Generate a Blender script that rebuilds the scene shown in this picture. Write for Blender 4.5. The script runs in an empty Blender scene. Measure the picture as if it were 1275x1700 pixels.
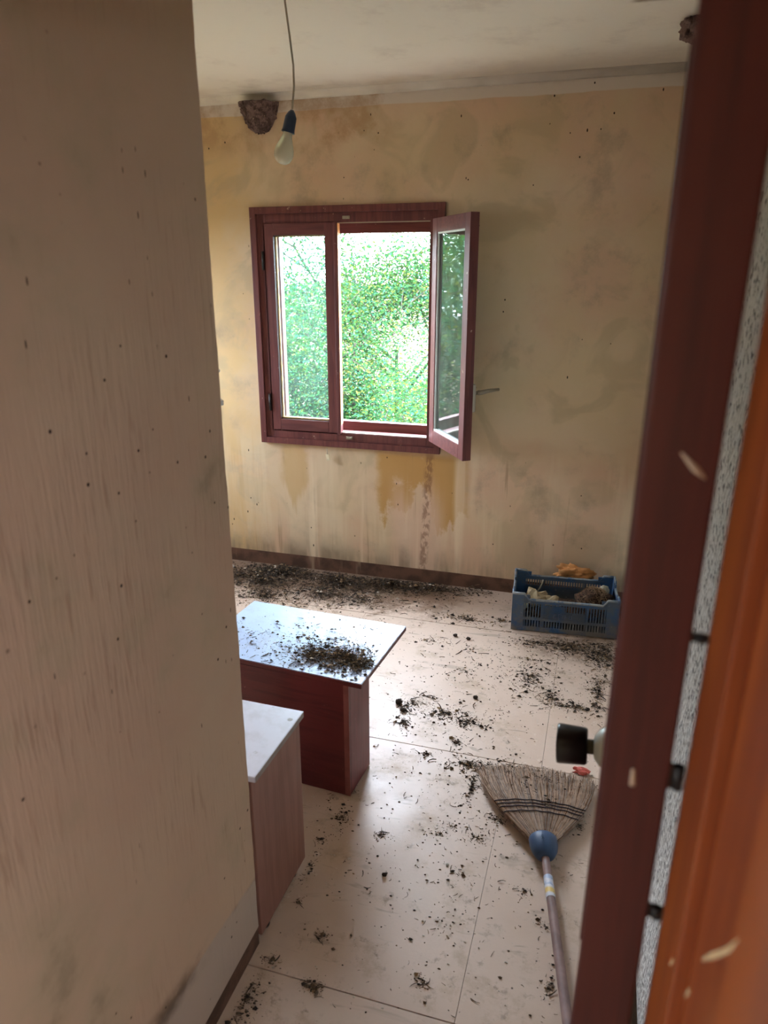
import bpy, bmesh, math, random
from mathutils import Vector, Matrix, noise as mnoise
R = math.radians
scene = bpy.context.scene
col = scene.collection

# ------------------------------------------------------------------ camera, world, sun, exposure
FPX = 1201.66
cam_d = bpy.data.cameras.new('camera'); cam = bpy.data.objects.new('camera', cam_d); col.objects.link(cam)
cam_d.sensor_fit = 'HORIZONTAL'; cam_d.sensor_width = 27.0; cam_d.lens = FPX * 27.0 / 1275.0
cam_d.clip_start = 0.02; cam_d.clip_end = 300
cam.location = (0, 0, 1.8); cam.rotation_euler = (R(90 - 18.352), R(0.04), R(16.805))
cam_d.dof.use_dof = True; cam_d.dof.focus_distance = 3.3; cam_d.dof.aperture_fstop = 4.5
scene.camera = cam

SKY = 44.0
world = bpy.data.worlds.new('world'); scene.world = world; world.use_nodes = True
bg = world.node_tree.nodes['Background']; bg.inputs[0].default_value = (0.74, 0.85, 1.0, 1); bg.inputs[1].default_value = SKY
sun_d = bpy.data.lights.new('sun', 'SUN'); sun = bpy.data.objects.new('sun', sun_d); col.objects.link(sun)
sun_d.energy = 36; sun_d.angle = R(1.0); sun_d.color = (1.0, 0.90, 0.72)
sun.rotation_euler = (R(40), 0, 0)          # from behind the house: never through an opening

def portal(name, loc, rot, sx, sy):
    d = bpy.data.lights.new(name, 'AREA'); d.shape = 'RECTANGLE'; d.size = sx; d.size_y = sy; d.cycles.is_portal = True
    o = bpy.data.objects.new(name, d); o.location = loc; o.rotation_euler = rot; col.objects.link(o)
portal('window_portal', (-1.415, 4.235, 1.48), (R(-90), 0, 0), 1.1, 1.3)
portal('added_side_window_portal', (-3.46, 3.475, 1.5), (0, R(-90), 0), 1.2, .7)
portal('added_hall_side_portal', (1.19, -1.6, 1.5), (0, R(90), 0), .9, .7)
portal('added_hall_portal', (-2.36, -0.85, 1.5), (0, R(-90), 0), .8, .5)

scene.view_settings.view_transform = 'Standard'; scene.view_settings.look = 'None'
scene.view_settings.exposure = 0.36; scene.view_settings.gamma = 1.0; scene.view_settings.use_curve_mapping = False

# ------------------------------------------------------------------ node helpers
class S:
    """A socket with arithmetic."""
    def __init__(s, nt, sock): s.nt, s.k = nt, sock
    def _m(s, op, o=None, c=None, clamp=False):
        n = s.nt.nodes.new('ShaderNodeMath'); n.operation = op; n.use_clamp = clamp
        s.nt.links.new(s.k, n.inputs[0])
        for i, v in ((1, o), (2, c)):
            if v is None: continue
            if isinstance(v, S): s.nt.links.new(v.k, n.inputs[i])
            else: n.inputs[i].default_value = v
        return S(s.nt, n.outputs[0])
    def __add__(s, o): return s._m('ADD', o)
    __radd__ = __add__
    def __sub__(s, o): return s._m('SUBTRACT', o)
    def __mul__(s, o): return s._m('MULTIPLY', o)
    __rmul__ = __mul__
    def abs(s): return s._m('ABSOLUTE')
    def inv(s): return s._m('MULTIPLY_ADD', -1.0, 1.0)
    def clamp(s): return s._m('ADD', 0.0, clamp=True)
    def max(s, o): return s._m('MAXIMUM', o)
    def ss(s, a, b):
        n = s.nt.nodes.new('ShaderNodeMapRange'); n.interpolation_type = 'SMOOTHSTEP'
        s.nt.links.new(s.k, n.inputs[0])
        if a <= b:
            n.inputs[1].default_value = a; n.inputs[2].default_value = b
        else:
            n.inputs[1].default_value = b; n.inputs[2].default_value = a; n.inputs[3].default_value = 1; n.inputs[4].default_value = 0
        return S(s.nt, n.outputs[0])

class M:
    def __init__(s, name):
        s.m = bpy.data.materials.new(name); s.m.use_nodes = True; s.nt = s.m.node_tree
        s.b = s.nt.nodes['Principled BSDF']; s.out = s.nt.nodes['Material Output']
        s.tc = s.nt.nodes.new('ShaderNodeTexCoord')
        sx = s.nt.nodes.new('ShaderNodeSeparateXYZ'); s.nt.links.new(s.tc.outputs['Object'], sx.inputs[0])
        s.x, s.y, s.z = (S(s.nt, sx.outputs[i]) for i in range(3))
    def vec(s, sc=(1, 1, 1), off=(0, 0, 0)):
        n = s.nt.nodes.new('ShaderNodeMapping'); n.inputs['Scale'].default_value = sc; n.inputs['Location'].default_value = off
        s.nt.links.new(s.tc.outputs['Object'], n.inputs[0]); return n.outputs[0]
    def noise(s, scale, detail=3, rough=.55, sc=(1, 1, 1), off=(0, 0, 0), dist=0.0):
        n = s.nt.nodes.new('ShaderNodeTexNoise'); s.nt.links.new(s.vec(sc, off), n.inputs['Vector'])
        n.inputs['Scale'].default_value = scale; n.inputs['Detail'].default_value = detail; n.inputs['Roughness'].default_value = rough
        n.inputs['Distortion'].default_value = dist
        return S(s.nt, n.outputs[0])
    def voro(s, scale, sc=(1, 1, 1), off=(0, 0, 0), rnd=1.0):
        n = s.nt.nodes.new('ShaderNodeTexVoronoi'); s.nt.links.new(s.vec(sc, off), n.inputs['Vector'])
        n.inputs['Scale'].default_value = scale; n.inputs['Randomness'].default_value = rnd
        return S(s.nt, n.outputs['Distance'])
    def box(s, x=None, z=None, y=None, soft=.05):
        r = None
        for ax, lim in ((s.x, x), (s.y, y), (s.z, z)):
            if lim is None: continue
            a, b = lim
            t = ax.ss(a - soft, a + soft) * ax.ss(b + soft, b - soft)
            r = t if r is None else r * t
        return r
    def color(s, base, layers=()):
        cur = None
        for c, mask in layers:
            n = s.nt.nodes.new('ShaderNodeMix'); n.data_type = 'RGBA'
            s.nt.links.new(mask.clamp().k, n.inputs[0])
            if cur is None: n.inputs[6].default_value = (*base, 1)
            else: s.nt.links.new(cur, n.inputs[6])
            n.inputs[7].default_value = (*c, 1); cur = n.outputs[2]
        if cur is None: s.b.inputs['Base Color'].default_value = (*base, 1)
        else: s.nt.links.new(cur, s.b.inputs['Base Color'])
        s.b.inputs['Specular IOR Level'].default_value = .3
        return s
    def rough(s, v):
        if isinstance(v, S): s.nt.links.new(v.k, s.b.inputs['Roughness'])
        else: s.b.inputs['Roughness'].default_value = v
        return s
    def spec(s, v): s.b.inputs['Specular IOR Level'].default_value = v; return s
    def metal(s, v): s.b.inputs['Metallic'].default_value = v; return s
    def bump(s, h, dist=.004, strength=1.0):
        n = s.nt.nodes.new('ShaderNodeBump'); n.inputs['Distance'].default_value = dist; n.inputs['Strength'].default_value = strength
        s.nt.links.new(h.k, n.inputs['Height']); s.nt.links.new(n.outputs[0], s.b.inputs['Normal']); return s

def srgb(r, g, b):
    f = lambda c: (c / 255 / 12.92) if c <= 10 else ((c / 255 + .055) / 1.055) ** 2.4
    return (f(r), f(g), f(b))

def simple(name, c, r=.6, var=.25, scale=12, spec=.3, bump=0.0):
    m = M(name); n = m.noise(scale, 4)
    m.color(c, [(tuple(v * (1 - var) for v in c), n.ss(.4, .65))]).rough(r).spec(spec)
    if bump: m.bump(n, bump)
    return m.m

# ------------------------------------------------------------------ materials
YB = 3.96; ZC = 2.69
# back wall: ochre distemper, white band at the top, water stains below the window, mould
m = M('ochre_plaster')
n1 = m.noise(1.6, 5, .6); n2 = m.noise(5, 5, .65, off=(3, 1, 7)); nst = m.noise(7, 4, .6, sc=(1, 1, .10), off=(2, 0, 1)); nst2 = m.noise(22, 3, .6, sc=(1, 1, .05), off=(5, 0, 1))
edge = m.noise(2.2, 4, .6, off=(9, 2, 0))
drip = m.noise(11, 3, .5, sc=(1, 1, .04), off=(1, 4, 0))
zz = m.z + (n2 - .5) * .10
below = m.box(z=(-.1, .80), soft=.03)
ywx = m.x + (n2 - .5) * .12
ystain = (ywx.ss(-1.26, -1.20) * ywx.ss(-.66, -.74)) * (m.z + (nst - .5) * .9 + (n2 - .5) * .5 + (m.x + .98).abs() * .25).ss(.46, .53) * below * n2.ss(.30, .46)
ystain2 = ywx.ss(-1.88, -1.82) * ywx.ss(-1.66, -1.72) * (m.z + (nst - .5) * .7).ss(.52, .60) * below
paleband = m.box(x=(-1.14, -.84), soft=.05) * (m.z + (drip - .5) * .5).ss(.66, .40) * below
whitedrip = drip.ss(.56, .70) * m.box(x=(-1.75, -.70), soft=.12) * below * (m.z + (n2 - .5) * .4).ss(-.05, .1)
darkstreak = (m.x + m.z * -.05 + .96 + (nst2 - .5) * .03).abs().ss(.034, .012) * m.noise(40, 3, .7, sc=(1, 1, .5)).ss(.42, .58) * below
darkstreak2 = nst2.ss(.60, .72) * below * n1.ss(.42, .6)
mould = n2.ss(.50, .72) * n1.ss(.44, .58)
cornermould = (m.z + (n2 - .5) * .25).ss(.26, .06) * nst.ss(.42, .65)
leftyellow = (m.x + (n2 - .5) * .5).ss(-1.85, -2.2)
bandw = (m.z + (edge - .5) * .035 + m.x * .0).ss(2.600, 2.606)
bandm = (m.z - ZC + (n2 - .5) * .07).ss(-.05, .0) * n1.ss(.42, .60)
topbrown = m.box(x=(-2.6, -1.15), z=(2.42, 2.75), soft=.09) * n2.ss(.40, .62)
specks = m.voro(13, sc=(1, 1, .75), off=(1, 2, 3)).ss(.060, .035) * m.noise(2.5, 2, off=(4, 4, 4)).ss(.45, .52)
marks = m.voro(6.2, sc=(1.8, 1, .8), off=(6, 2, 1)).ss(.048, .030) * m.noise(3, 2, off=(8, 4, 4)).ss(.44, .5)
swirl = m.noise(2.6, 4, .5, off=(1, 7, 2), dist=1.6).ss(.50, .64)
m.color(srgb(216, 194, 162), [
    (srgb(210, 172, 146), n1.ss(.42, .66) * .6), (srgb(208, 188, 150), edge.ss(.45, .65) * .5), (srgb(214, 178, 118), leftyellow * .6),
    (srgb(184, 166, 134), swirl * .5), (srgb(150, 138, 118), mould * .5),
    (srgb(226, 210, 178), m.box(z=(.1, .85), soft=.1) * nst.ss(.48, .66) * .5),
    (srgb(192, 150, 88), ystain * .9), (srgb(194, 158, 100), ystain2 * .6), (srgb(218, 190, 166), paleband * .7), (srgb(236, 220, 190), whitedrip * .75),
    (srgb(128, 88, 68), darkstreak * .6), (srgb(140, 112, 84), darkstreak2 * .5), (srgb(92, 80, 66), cornermould * .6),
    (srgb(178, 140, 100), topbrown * .6),
    (srgb(218, 206, 192), bandw), (srgb(176, 148, 122), bandm * .6), (srgb(172, 140, 106), bandw * topbrown * .7),
    (srgb(50, 38, 28), specks), (srgb(60, 45, 32), marks)])
m.rough(.9).spec(.12).bump(n2 * .6 + nst2 * .35, .004, .5); MAT_BACK = m.m

# near wall: pinkish beige, brushed vertical ribs
m = M('beige_brushed_plaster')
n1 = m.noise(1.3, 5, .55, off=(2, 5, 1)); n2 = m.noise(4.5, 5, .6); ribs = m.noise(75, 3, .6, sc=(1, 1, .09)); ribm = m.noise(1.7, 3, .5, off=(7, 7, 1)).ss(.38, .60)
specks = m.voro(19, off=(1, 2, 3)).ss(.085, .045) * m.noise(3, 2, off=(4, 4, 4)).ss(.40, .50)
lines_ = m.voro(11, sc=(1, 3.0, .9), off=(3, 1, 3)).ss(.075, .05) * m.noise(2.2, 2, off=(1, 4, 4)).ss(.50, .54)
bandline = m.z + (m.y - 1.4) * .10 + (n2 - .5) * .05
band = bandline.ss(.240, .228)
smear = (bandline - .235).abs().ss(.05, .005) * n2.ss(.42, .6) * m.y.ss(1.3, .95)
ridge = (bandline - .235).abs().ss(.012, .0) 
m.color(srgb(200, 174, 148), [(srgb(194, 160, 138), n1.ss(.42, .64) * .6), (srgb(178, 162, 134), n2.ss(.48, .68) * .45), (srgb(150, 134, 110), n2.ss(.62, .74) * .5),
    (srgb(150, 118, 96), ribs.ss(.55, .68) * ribm * .35), (srgb(182, 170, 158), band * .7), (srgb(96, 80, 68), smear * .8), (srgb(120, 100, 86), ridge * .5 * n2.ss(.4, .6)), (srgb(58, 42, 34), specks), (srgb(66, 50, 40), lines_ * .8)])
m.rough(.92).spec(.12).bump(ribs * ribm * .9 + n2 * .8 + band * .0, .005, .55); MAT_ENTRY = m.m

m = M('stippled_whitewash')
v = m.voro(90, sc=(1, 1, .6)); n2 = m.noise(60, 4, .7)
m.color(srgb(214, 212, 206), [(srgb(80, 78, 76), n2.ss(.53, .62) * .9)]).rough(.7).spec(.3).bump(v + n2, .008, 1.0); MAT_RIGHT = m.m

MAT_PLAIN = simple('plain_beige_plaster', srgb(205, 182, 148), .9, .12, 3, .12)
m = M('ceiling_whitewash')
n1 = m.noise(1.2, 4); n2 = m.noise(4, 5, .65)
nearwall = (m.y + (n2 - .5) * .35).ss(3.45, 3.95)
m.color(srgb(246, 241, 228), [(srgb(206, 190, 172), nearwall * n1.ss(.35, .6) * .7), (srgb(150, 130, 110), (m.y + (n2 - .5) * .3).ss(3.75, 3.97) * m.noise(5, 4, .6, sc=(.4, 1, 1)).ss(.5, .66) * .2),
    (srgb(214, 206, 194), n2.ss(.5, .7) * .4), (srgb(128, 102, 72), m.box(x=(-.02, .25), y=(3.05, 3.075), soft=.02) * n2.ss(.3, .6))])
m.rough(.92).spec(.1).bump(n2, .004, .4); MAT_CEIL = m.m

m = M('cream_floor_panel')
n1 = m.noise(1.4, 5, .6); n2 = m.noise(6, 6, .7, off=(4, 2, 0)); n3 = m.noise(26, 4, .7)
dirt = n2.ss(.52, .70); backdirt = (m.y + (n2 - .5) * .9 + (n3 - .5) * .5).ss(3.40, 3.72) * (m.x + (n2 - .5) * .6).ss(-.45, -.85)
scuff = m.noise(16, 3, .6, sc=(.25, 1, 1), off=(2, 2, 0), dist=.6).ss(.62, .70)
specks = m.voro(22, off=(1, 2, 3)).ss(.085, .05) * m.noise(3, 2, off=(2, 4, 4)).ss(.44, .54)
m.color(srgb(206, 184, 166), [(srgb(192, 166, 144), n1.ss(.45, .65) * .6), (srgb(166, 142, 114), dirt * .6), (srgb(132, 114, 94), n3.ss(.55, .66) * n2.ss(.46, .62) * .7),
    (srgb(232, 222, 210), n3.ss(.58, .68) * n1.ss(.5, .6) * .4), (srgb(112, 84, 62), backdirt * .8), (srgb(110, 86, 66), m.box(x=(-.22, .4), y=(3.27, 3.52), soft=.10) * (n2 * .6 + n3 * .4).ss(.42, .56) * .8), (srgb(150, 134, 116), scuff * .5), (srgb(70, 56, 46), specks * .9)])
m.rough(n2.ss(.3, .8) * .25 + .34).spec(.32).bump(n3, .0015, .4); MAT_FLOOR = m.m
MAT_JOINT = simple('dark_joint_dirt', srgb(70, 54, 40), .95, .3, 30, .1)

m = M('brown_baseboard_paint')
n2 = m.noise(9, 4); m.color(srgb(112, 82, 66), [(srgb(84, 62, 50), n2.ss(.4, .6)), (srgb(180, 156, 130), m.noise(14, 3, .5, sc=(1, 1, .1)).ss(.63, .72) * .5)]).rough(.85); MAT_BASE = m.m

def wood(name, c1, c2, r=.45, axis='z', spec=.4, wear=None):
    m = M(name); sc = {'z': (1, 1, .06), 'x': (.06, 1, 1), 'y': (1, .06, 1)}[axis]
    g = m.noise(38, 5, .65, sc=sc, dist=.3); n = m.noise(3, 3)
    lay = [(c2, g.ss(.42, .62)), (tuple(v * .7 for v in c1), n.ss(.5, .7) * .5)]
    if wear: lay.append((wear, m.noise(26, 4, .7).ss(.66, .74)))
    m.color(c1, lay).rough(n.ss(.2, .8) * .2 + r - .1).spec(spec).bump(g, .0008, .5)
    return m.m
MAT_WIN = wood('red_brown_window_wood', srgb(112, 62, 58), srgb(92, 48, 48), .45, 'z', .4, srgb(186, 160, 140))
MAT_WINX = wood('red_brown_window_rail', srgb(112, 62, 58), srgb(92, 48, 48), .45, 'x', .4, srgb(186, 160, 140))
MAT_BEAD = simple('orange_bead_and_lit_edge', srgb(214, 150, 98), .6, .15, 20)  # colour of the glazing beads and of the painted daylight edge
MAT_LEAF_DOOR = wood('dark_red_door_paint', srgb(82, 34, 28), srgb(70, 29, 25), .5, 'z', .35)
m = M('varnished_orange_wood')
g = m.noise(26, 5, .6, sc=(1, 1, .05), dist=.4); n = m.noise(3.5, 3, .5, sc=(1, 1, .5))
scr = m.noise(9, 1, .3, sc=(1, 1.4, .9), off=(3.3, 1, .6)).ss(.745, .77)
m.color(srgb(164, 86, 40), [(srgb(138, 66, 34), g.ss(.40, .62)), (srgb(196, 120, 66), n.ss(.52, .68) * .6), (srgb(120, 52, 28), n.ss(.46, .30) * .6)]).rough(.35).spec(.45).bump(g, .0008, .4); MAT_FRAME = m.m
MAT_BLACK = simple('black_plastic', srgb(20, 18, 20), .35, .2, 20, .5)
MAT_IRON = simple('black_hinge_iron', srgb(30, 28, 28), .5, .2, 30, .5)
MAT_STEEL = M('dull_steel').color(srgb(170, 164, 148)).rough(.4).metal(.9).m
MAT_WHITEMETAL = simple('pale_enamel', srgb(214, 222, 218), .35, .08, 20, .5)
MAT_GREENMETAL = simple('olive_brass', srgb(104, 104, 84), .45, .2, 20, .5)

def glass(name, haze, hc, ior=1.6):
    mm = bpy.data.materials.new(name); mm.use_nodes = True; nt = mm.node_tree; nt.nodes.clear()
    o = nt.nodes.new('ShaderNodeOutputMaterial'); t = nt.nodes.new('ShaderNodeBsdfTransparent'); g = nt.nodes.new('ShaderNodeBsdfGlossy'); d = nt.nodes.new('ShaderNodeBsdfDiffuse'); tr = nt.nodes.new('ShaderNodeBsdfTranslucent')
    t.inputs[0].default_value = (.84, .97, .95, 1); g.inputs['Roughness'].default_value = .02; d.inputs[0].default_value = (*hc, 1); tr.inputs[0].default_value = (*hc, 1)
    f = nt.nodes.new('ShaderNodeFresnel'); f.inputs[0].default_value = ior
    dt = nt.nodes.new('ShaderNodeMixShader'); dt.inputs[0].default_value = .5; nt.links.new(d.outputs[0], dt.inputs[1]); nt.links.new(tr.outputs[0], dt.inputs[2])
    tc = nt.nodes.new('ShaderNodeTexCoord'); ns = nt.nodes.new('ShaderNodeTexNoise'); ns.inputs['Scale'].default_value = 9; ns.inputs['Detail'].default_value = 6; nt.links.new(tc.outputs['Object'], ns.inputs[0])
    mr = nt.nodes.new('ShaderNodeMapRange'); mr.inputs[1].default_value = .35; mr.inputs[2].default_value = .7; mr.inputs[3].default_value = haze * .6; mr.inputs[4].default_value = haze * 1.4; nt.links.new(ns.outputs[0], mr.inputs[0])
    a = nt.nodes.new('ShaderNodeMixShader'); nt.links.new(mr.outputs[0], a.inputs[0]); nt.links.new(t.outputs[0], a.inputs[1]); nt.links.new(dt.outputs[0], a.inputs[2])
    b = nt.nodes.new('ShaderNodeMixShader'); nt.links.new(f.outputs[0], b.inputs[0]); nt.links.new(a.outputs[0], b.inputs[1]); nt.links.new(g.outputs[0], b.inputs[2])
    nt.links.new(b.outputs[0], o.inputs[0]); return mm
MAT_GLASS = glass('dusty_window_glass', .018, (.65, .80, .80))
MAT_GLASS2 = glass('dust_and_tree_haze_glass', .20, (.62, .74, .60), 2.3)  # dust haze, tinted green and thickened to stand in for the trees' reflection

# ------------------------------------------------------------------ mesh helpers
def T(loc=(0, 0, 0), rz=0, rx=0, ry=0):
    return Matrix.Translation(loc) @ Matrix.Rotation(rz, 4, 'Z') @ Matrix.Rotation(ry, 4, 'Y') @ Matrix.Rotation(rx, 4, 'X')

def box(bm, x, y, z, mtx=None, mi=0, bev=0.0):
    vs = [bm.verts.new((a, b, c)) for c in z for b in y for a in x]
    fs = [(0, 2, 3, 1), (4, 5, 7, 6), (0, 1, 5, 4), (2, 6, 7, 3), (0, 4, 6, 2), (1, 3, 7, 5)]
    faces = [bm.faces.new([vs[i] for i in f]) for f in fs]
    for f in faces: f.material_index = mi
    if bev:
        r = bmesh.ops.bevel(bm, geom=list({e for f in faces for e in f.edges}), offset=bev, segments=2, profile=.6, affect='EDGES')
        vs = list({v for f in r['faces'] for v in f.verts} | {v for v in vs if v.is_valid})
        for f in r['faces']: f.material_index = mi
        for v in list(vs):
            pass
    if mtx is not None:
        seen = {v for v in vs if v.is_valid}
        bmesh.ops.transform(bm, matrix=mtx, verts=list(seen))
    return vs

def tube(bm, pts, rads, n=8, mi=0, cap=True, sx=1.0):
    rings = []
    pts = [Vector(p) for p in pts]
    if not isinstance(rads, (list, tuple)): rads = [rads] * len(pts)
    up = None
    for i, p in enumerate(pts):
        d = (pts[min(i + 1, len(pts) - 1)] - pts[max(i - 1, 0)]).normalized()
        if up is None:
            up = Vector((0, 0, 1)) if abs(d.z) < .9 else Vector((1, 0, 0))
        u = d.cross(up).normalized(); w = u.cross(d).normalized(); up = w
        rings.append([bm.verts.new(p + (u * math.cos(a) * sx + w * math.sin(a)) * rads[i]) for a in (2 * math.pi * k / n for k in range(n))])
    for a, b in zip(rings, rings[1:]):
        for k in range(n):
            f = bm.faces.new((a[k], a[(k + 1) % n], b[(k + 1) % n], b[k])); f.material_index = mi; f.smooth = n > 4
    if cap:
        for r_, rev in ((rings[0], False), (rings[-1], True)):
            try:
                f = bm.faces.new(r_[::-1] if not rev else r_); f.material_index = mi
            except ValueError: pass

def lathe(bm, prof, mtx=None, n=20, mi=0):
    rings = []
    for r, z in prof:
        rings.append([bm.verts.new((r * math.cos(2 * math.pi * k / n), r * math.sin(2 * math.pi * k / n), z)) for k in range(n)] if r > 1e-6 else [bm.verts.new((0, 0, z))])
    for a, b in zip(rings, rings[1:]):
        for k in range(n):
            vs = []
            for v in (a[k % len(a)], a[(k + 1) % len(a)], b[(k + 1) % len(b)], b[k % len(b)]):
                if v not in vs: vs.append(v)
            if len(vs) > 2:
                f = bm.faces.new(vs); f.smooth = True; f.material_index = mi
    if mtx is not None: bmesh.ops.transform(bm, matrix=mtx, verts=[v for r in rings for v in r])

def empty(name, loc):
    o = bpy.data.objects.new(name, None); o.location = loc; o.empty_display_size = .1; col.objects.link(o); return o

def world_loc(o):
    l = Vector((0, 0, 0))
    while o is not None: l = l + o.location; o = o.parent
    return l

def obj(name, bm, mats, parent=None, smooth=False):
    """bm holds WORLD coordinates; the object sits at the origin, or relative to its parent."""
    bmesh.ops.recalc_face_normals(bm, faces=bm.faces)
    if parent is not None:
        off = world_loc(parent)
        for v in bm.verts: v.co -= off
    me = bpy.data.meshes.new(name); bm.to_mesh(me); bm.free()
    for mt in (mats if isinstance(mats, (list, tuple)) else [mats]): me.materials.append(mt)
    if smooth:
        for p in me.polygons: p.use_smooth = True
    o = bpy.data.objects.new(name, me); col.objects.link(o)
    if parent is not None: o.parent = parent
    return o

def boxes(name, lst, mat, parent=None, bev=0.0):
    bm = bmesh.new()
    for x, y, z in lst: box(bm, x, y, z, bev=bev)
    return obj(name, bm, mat, parent)

def struct(o, label=None, cat=None):
    o['kind'] = 'structure'
    if label: o['label'] = label
    if cat: o['category'] = cat
    return o

def tag(o, label, cat, group=None, kind=None):
    o['label'] = label; o['category'] = cat
    if group: o['group'] = group
    if kind: o['kind'] = kind
    return o

MAT_CHIPW = simple('white_plaster_chip', srgb(236, 236, 232), .9, .05)
def lump(name, c, r, sq, seed, mat, label, cat, amp=.45, sub=3, group=None, facet=False, parent=None):
    bm = bmesh.new(); bmesh.ops.create_icosphere(bm, subdivisions=sub, radius=1)
    for v in bm.verts:
        k = 1 + amp * mnoise.noise(v.co * 1.6 + Vector((seed, seed * 2, 0))) + amp * .5 * mnoise.noise(v.co * 4.5 + Vector((seed, 0, seed)))
        v.co = Vector((v.co.x * r[0] * k + c[0], v.co.y * r[1] * k + c[1], max(v.co.z * r[2] * k, -r[2] * .8) + c[2]))
    o = obj(name, bm, mat, parent, smooth=not facet)
    if label: tag(o, label, cat, group)
    return o

# ------------------------------------------------------------------ room shell
XL, XR = -3.2, 0.228
WX0, WX1, WZ0, WZ1 = -1.93, -0.90, 0.85, 2.10        # main window hole
def wallbm(lst):
    bm = bmesh.new()
    for x, y, z in lst: box(bm, x, y, z)
    return bm
BBZ = .085
struct(obj('wall_back', wallbm([((XL - .25, WX0), (YB, YB + .25), (BBZ, ZC)), ((WX1, XR + .25), (YB, YB + .25), (BBZ, ZC)), ((WX0, WX1), (YB, YB + .25), (BBZ, WZ0)), ((WX0, WX1), (YB, YB + .25), (WZ1, ZC)),
       ((XL - .25, XR + .25), (YB + .012, YB + .25), (-.3, BBZ))]), MAT_BACK), 'stained ochre plaster wall with the open window', 'wall')
# side wall with an added, unseen second window that lets in daylight
L0, L1, LZ0, LZ1 = 3.15, 3.75, 1.0, 2.0
struct(obj('wall_left', wallbm([((XL - .22, XL), (1.19, L0), (-.3, ZC)), ((XL - .22, XL), (L1, YB), (-.3, ZC)), ((XL - .22, XL), (L0, L1), (-.3, LZ0)), ((XL - .22, XL), (L0, L1), (LZ1, ZC))]), MAT_PLAIN), 'plain beige wall beside the back wall, hidden by the near wall', 'wall')
struct(obj('wall_right', wallbm([((XR, XR + .25), (.521, YB), (-.3, ZC))]), MAT_RIGHT), 'pale stippled wall seen through the door hinge gap', 'wall')

# near wall block on the left: slightly uneven plaster corner
bm = bmesh.new()
EX, EY = -.785, 1.395
rng = random.Random(3)
nz = 150; cols = [(EX, -.1)] 
prof = []
zs = [BBZ * .8 + (ZC - BBZ * .8) * i / nz for i in range(nz + 1)]
def rowpts(z):
    a = .0035 * mnoise.noise((0, 1.7, z * 9)) + .0018 * mnoise.noise((3, 1.7, z * 40))
    b = .004 * mnoise.noise((5, 8.7, z * 7)) + .002 * mnoise.noise((9, .7, z * 38))
    return [(EX, .30, z), (EX, .62, z), (EX, .9, z), (EX, EY - .05, z), (EX + a * .4, EY - .010 + b * .4, z), (EX - .010 + a, EY + b, z), (EX - .06, EY, z), (XL, EY, z), (XL, 1.2, z), (EX - .2, 1.2, z), (EX - .2, .30, z)]
rows = [[bm.verts.new(p) for p in rowpts(z)] for z in zs]
for a, b in zip(rows, rows[1:]):
    for k in range(len(a)):
        bm.faces.new((a[k], a[(k + 1) % len(a)], b[(k + 1) % len(a)], b[k]))
bm.faces.new(rows[0][::-1]); bm.faces.new(rows[-1])
o = obj('wall_entry', bm, MAT_ENTRY); struct(o, 'rough beige plaster wall close to the viewer on the left', 'wall')
for zc_, r_ in ((1.532, .006), (1.60, .003), (1.15, .003)):
    lump('plaster_chip', (EX - .004, EY - .003, zc_), (r_, r_, r_ * 1.3), 1, zc_ * 9, MAT_CHIPW, None, None, .5, 2, parent=o)
# doorway wall, right of the door, and above it
struct(obj('wall_front', wallbm([((.118, .95), (.27, .52), (-.3, ZC)), ((EX, .118), (.27, .52), (2.12, ZC))]), MAT_PLAIN), 'plain beige wall holding the door frame', 'wall')
# hall behind the viewer; two unseen openings added in its sides for daylight
struct(obj('wall_hall', wallbm([((-2.4, 1.15), (-2.2, -2.0), (-.3, ZC)), ((.95, 1.15), (-2.0, -1.9), (-.3, ZC)), ((.95, 1.15), (-1.3, .27), (-.3, ZC)), ((.95, 1.15), (-1.9, -1.3), (1.9, ZC)), ((.95, 1.15), (-1.9, -1.3), (-.3, 1.1)), ((-2.4, EX - .2), (.27, .47), (-.3, ZC)), ((-2.4, -2.3), (-2.0, -1.06), (-.3, ZC)), ((-2.4, -2.3), (-.64, .3), (-.3, ZC)), ((-2.4, -2.3), (-1.06, -.64), (1.85, ZC)), ((-2.4, -2.3), (-1.06, -.64), (-.3, 1.15))]), MAT_PLAIN), 'plain beige hall walls behind the viewer with two added openings', 'wall')
struct(obj('ceiling', wallbm([((XL - .25, 1.2), (-2.2, YB + .3), (ZC, ZC + .3))]), MAT_CEIL), 'dirty white ceiling with brown mould by the back wall', 'ceiling')
bm = bmesh.new(); pr = [(YB -   .034 * (1 - math.sin(t)), ZC - .034 * (1 - math.cos(t))) for t in (i * math.pi / 12 for i in range(7))] + [(YB + .01, ZC + .01)]
ca = [bm.verts.new((XL, y, z)) for y, z in pr]; cb_ = [bm.verts.new((XR, y, z)) for y, z in pr]
for k in range(len(pr)):
    f = bm.faces.new((ca[k], ca[(k + 1) % len(pr)], cb_[(k + 1) % len(pr)], cb_[k])); f.smooth = k < 6
bm.faces.new(ca[::-1]); bm.faces.new(cb_)
struct(obj('trim_2', bm, MAT_CEIL), 'rounded white plaster cove between back wall and ceiling', 'cove')
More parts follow.
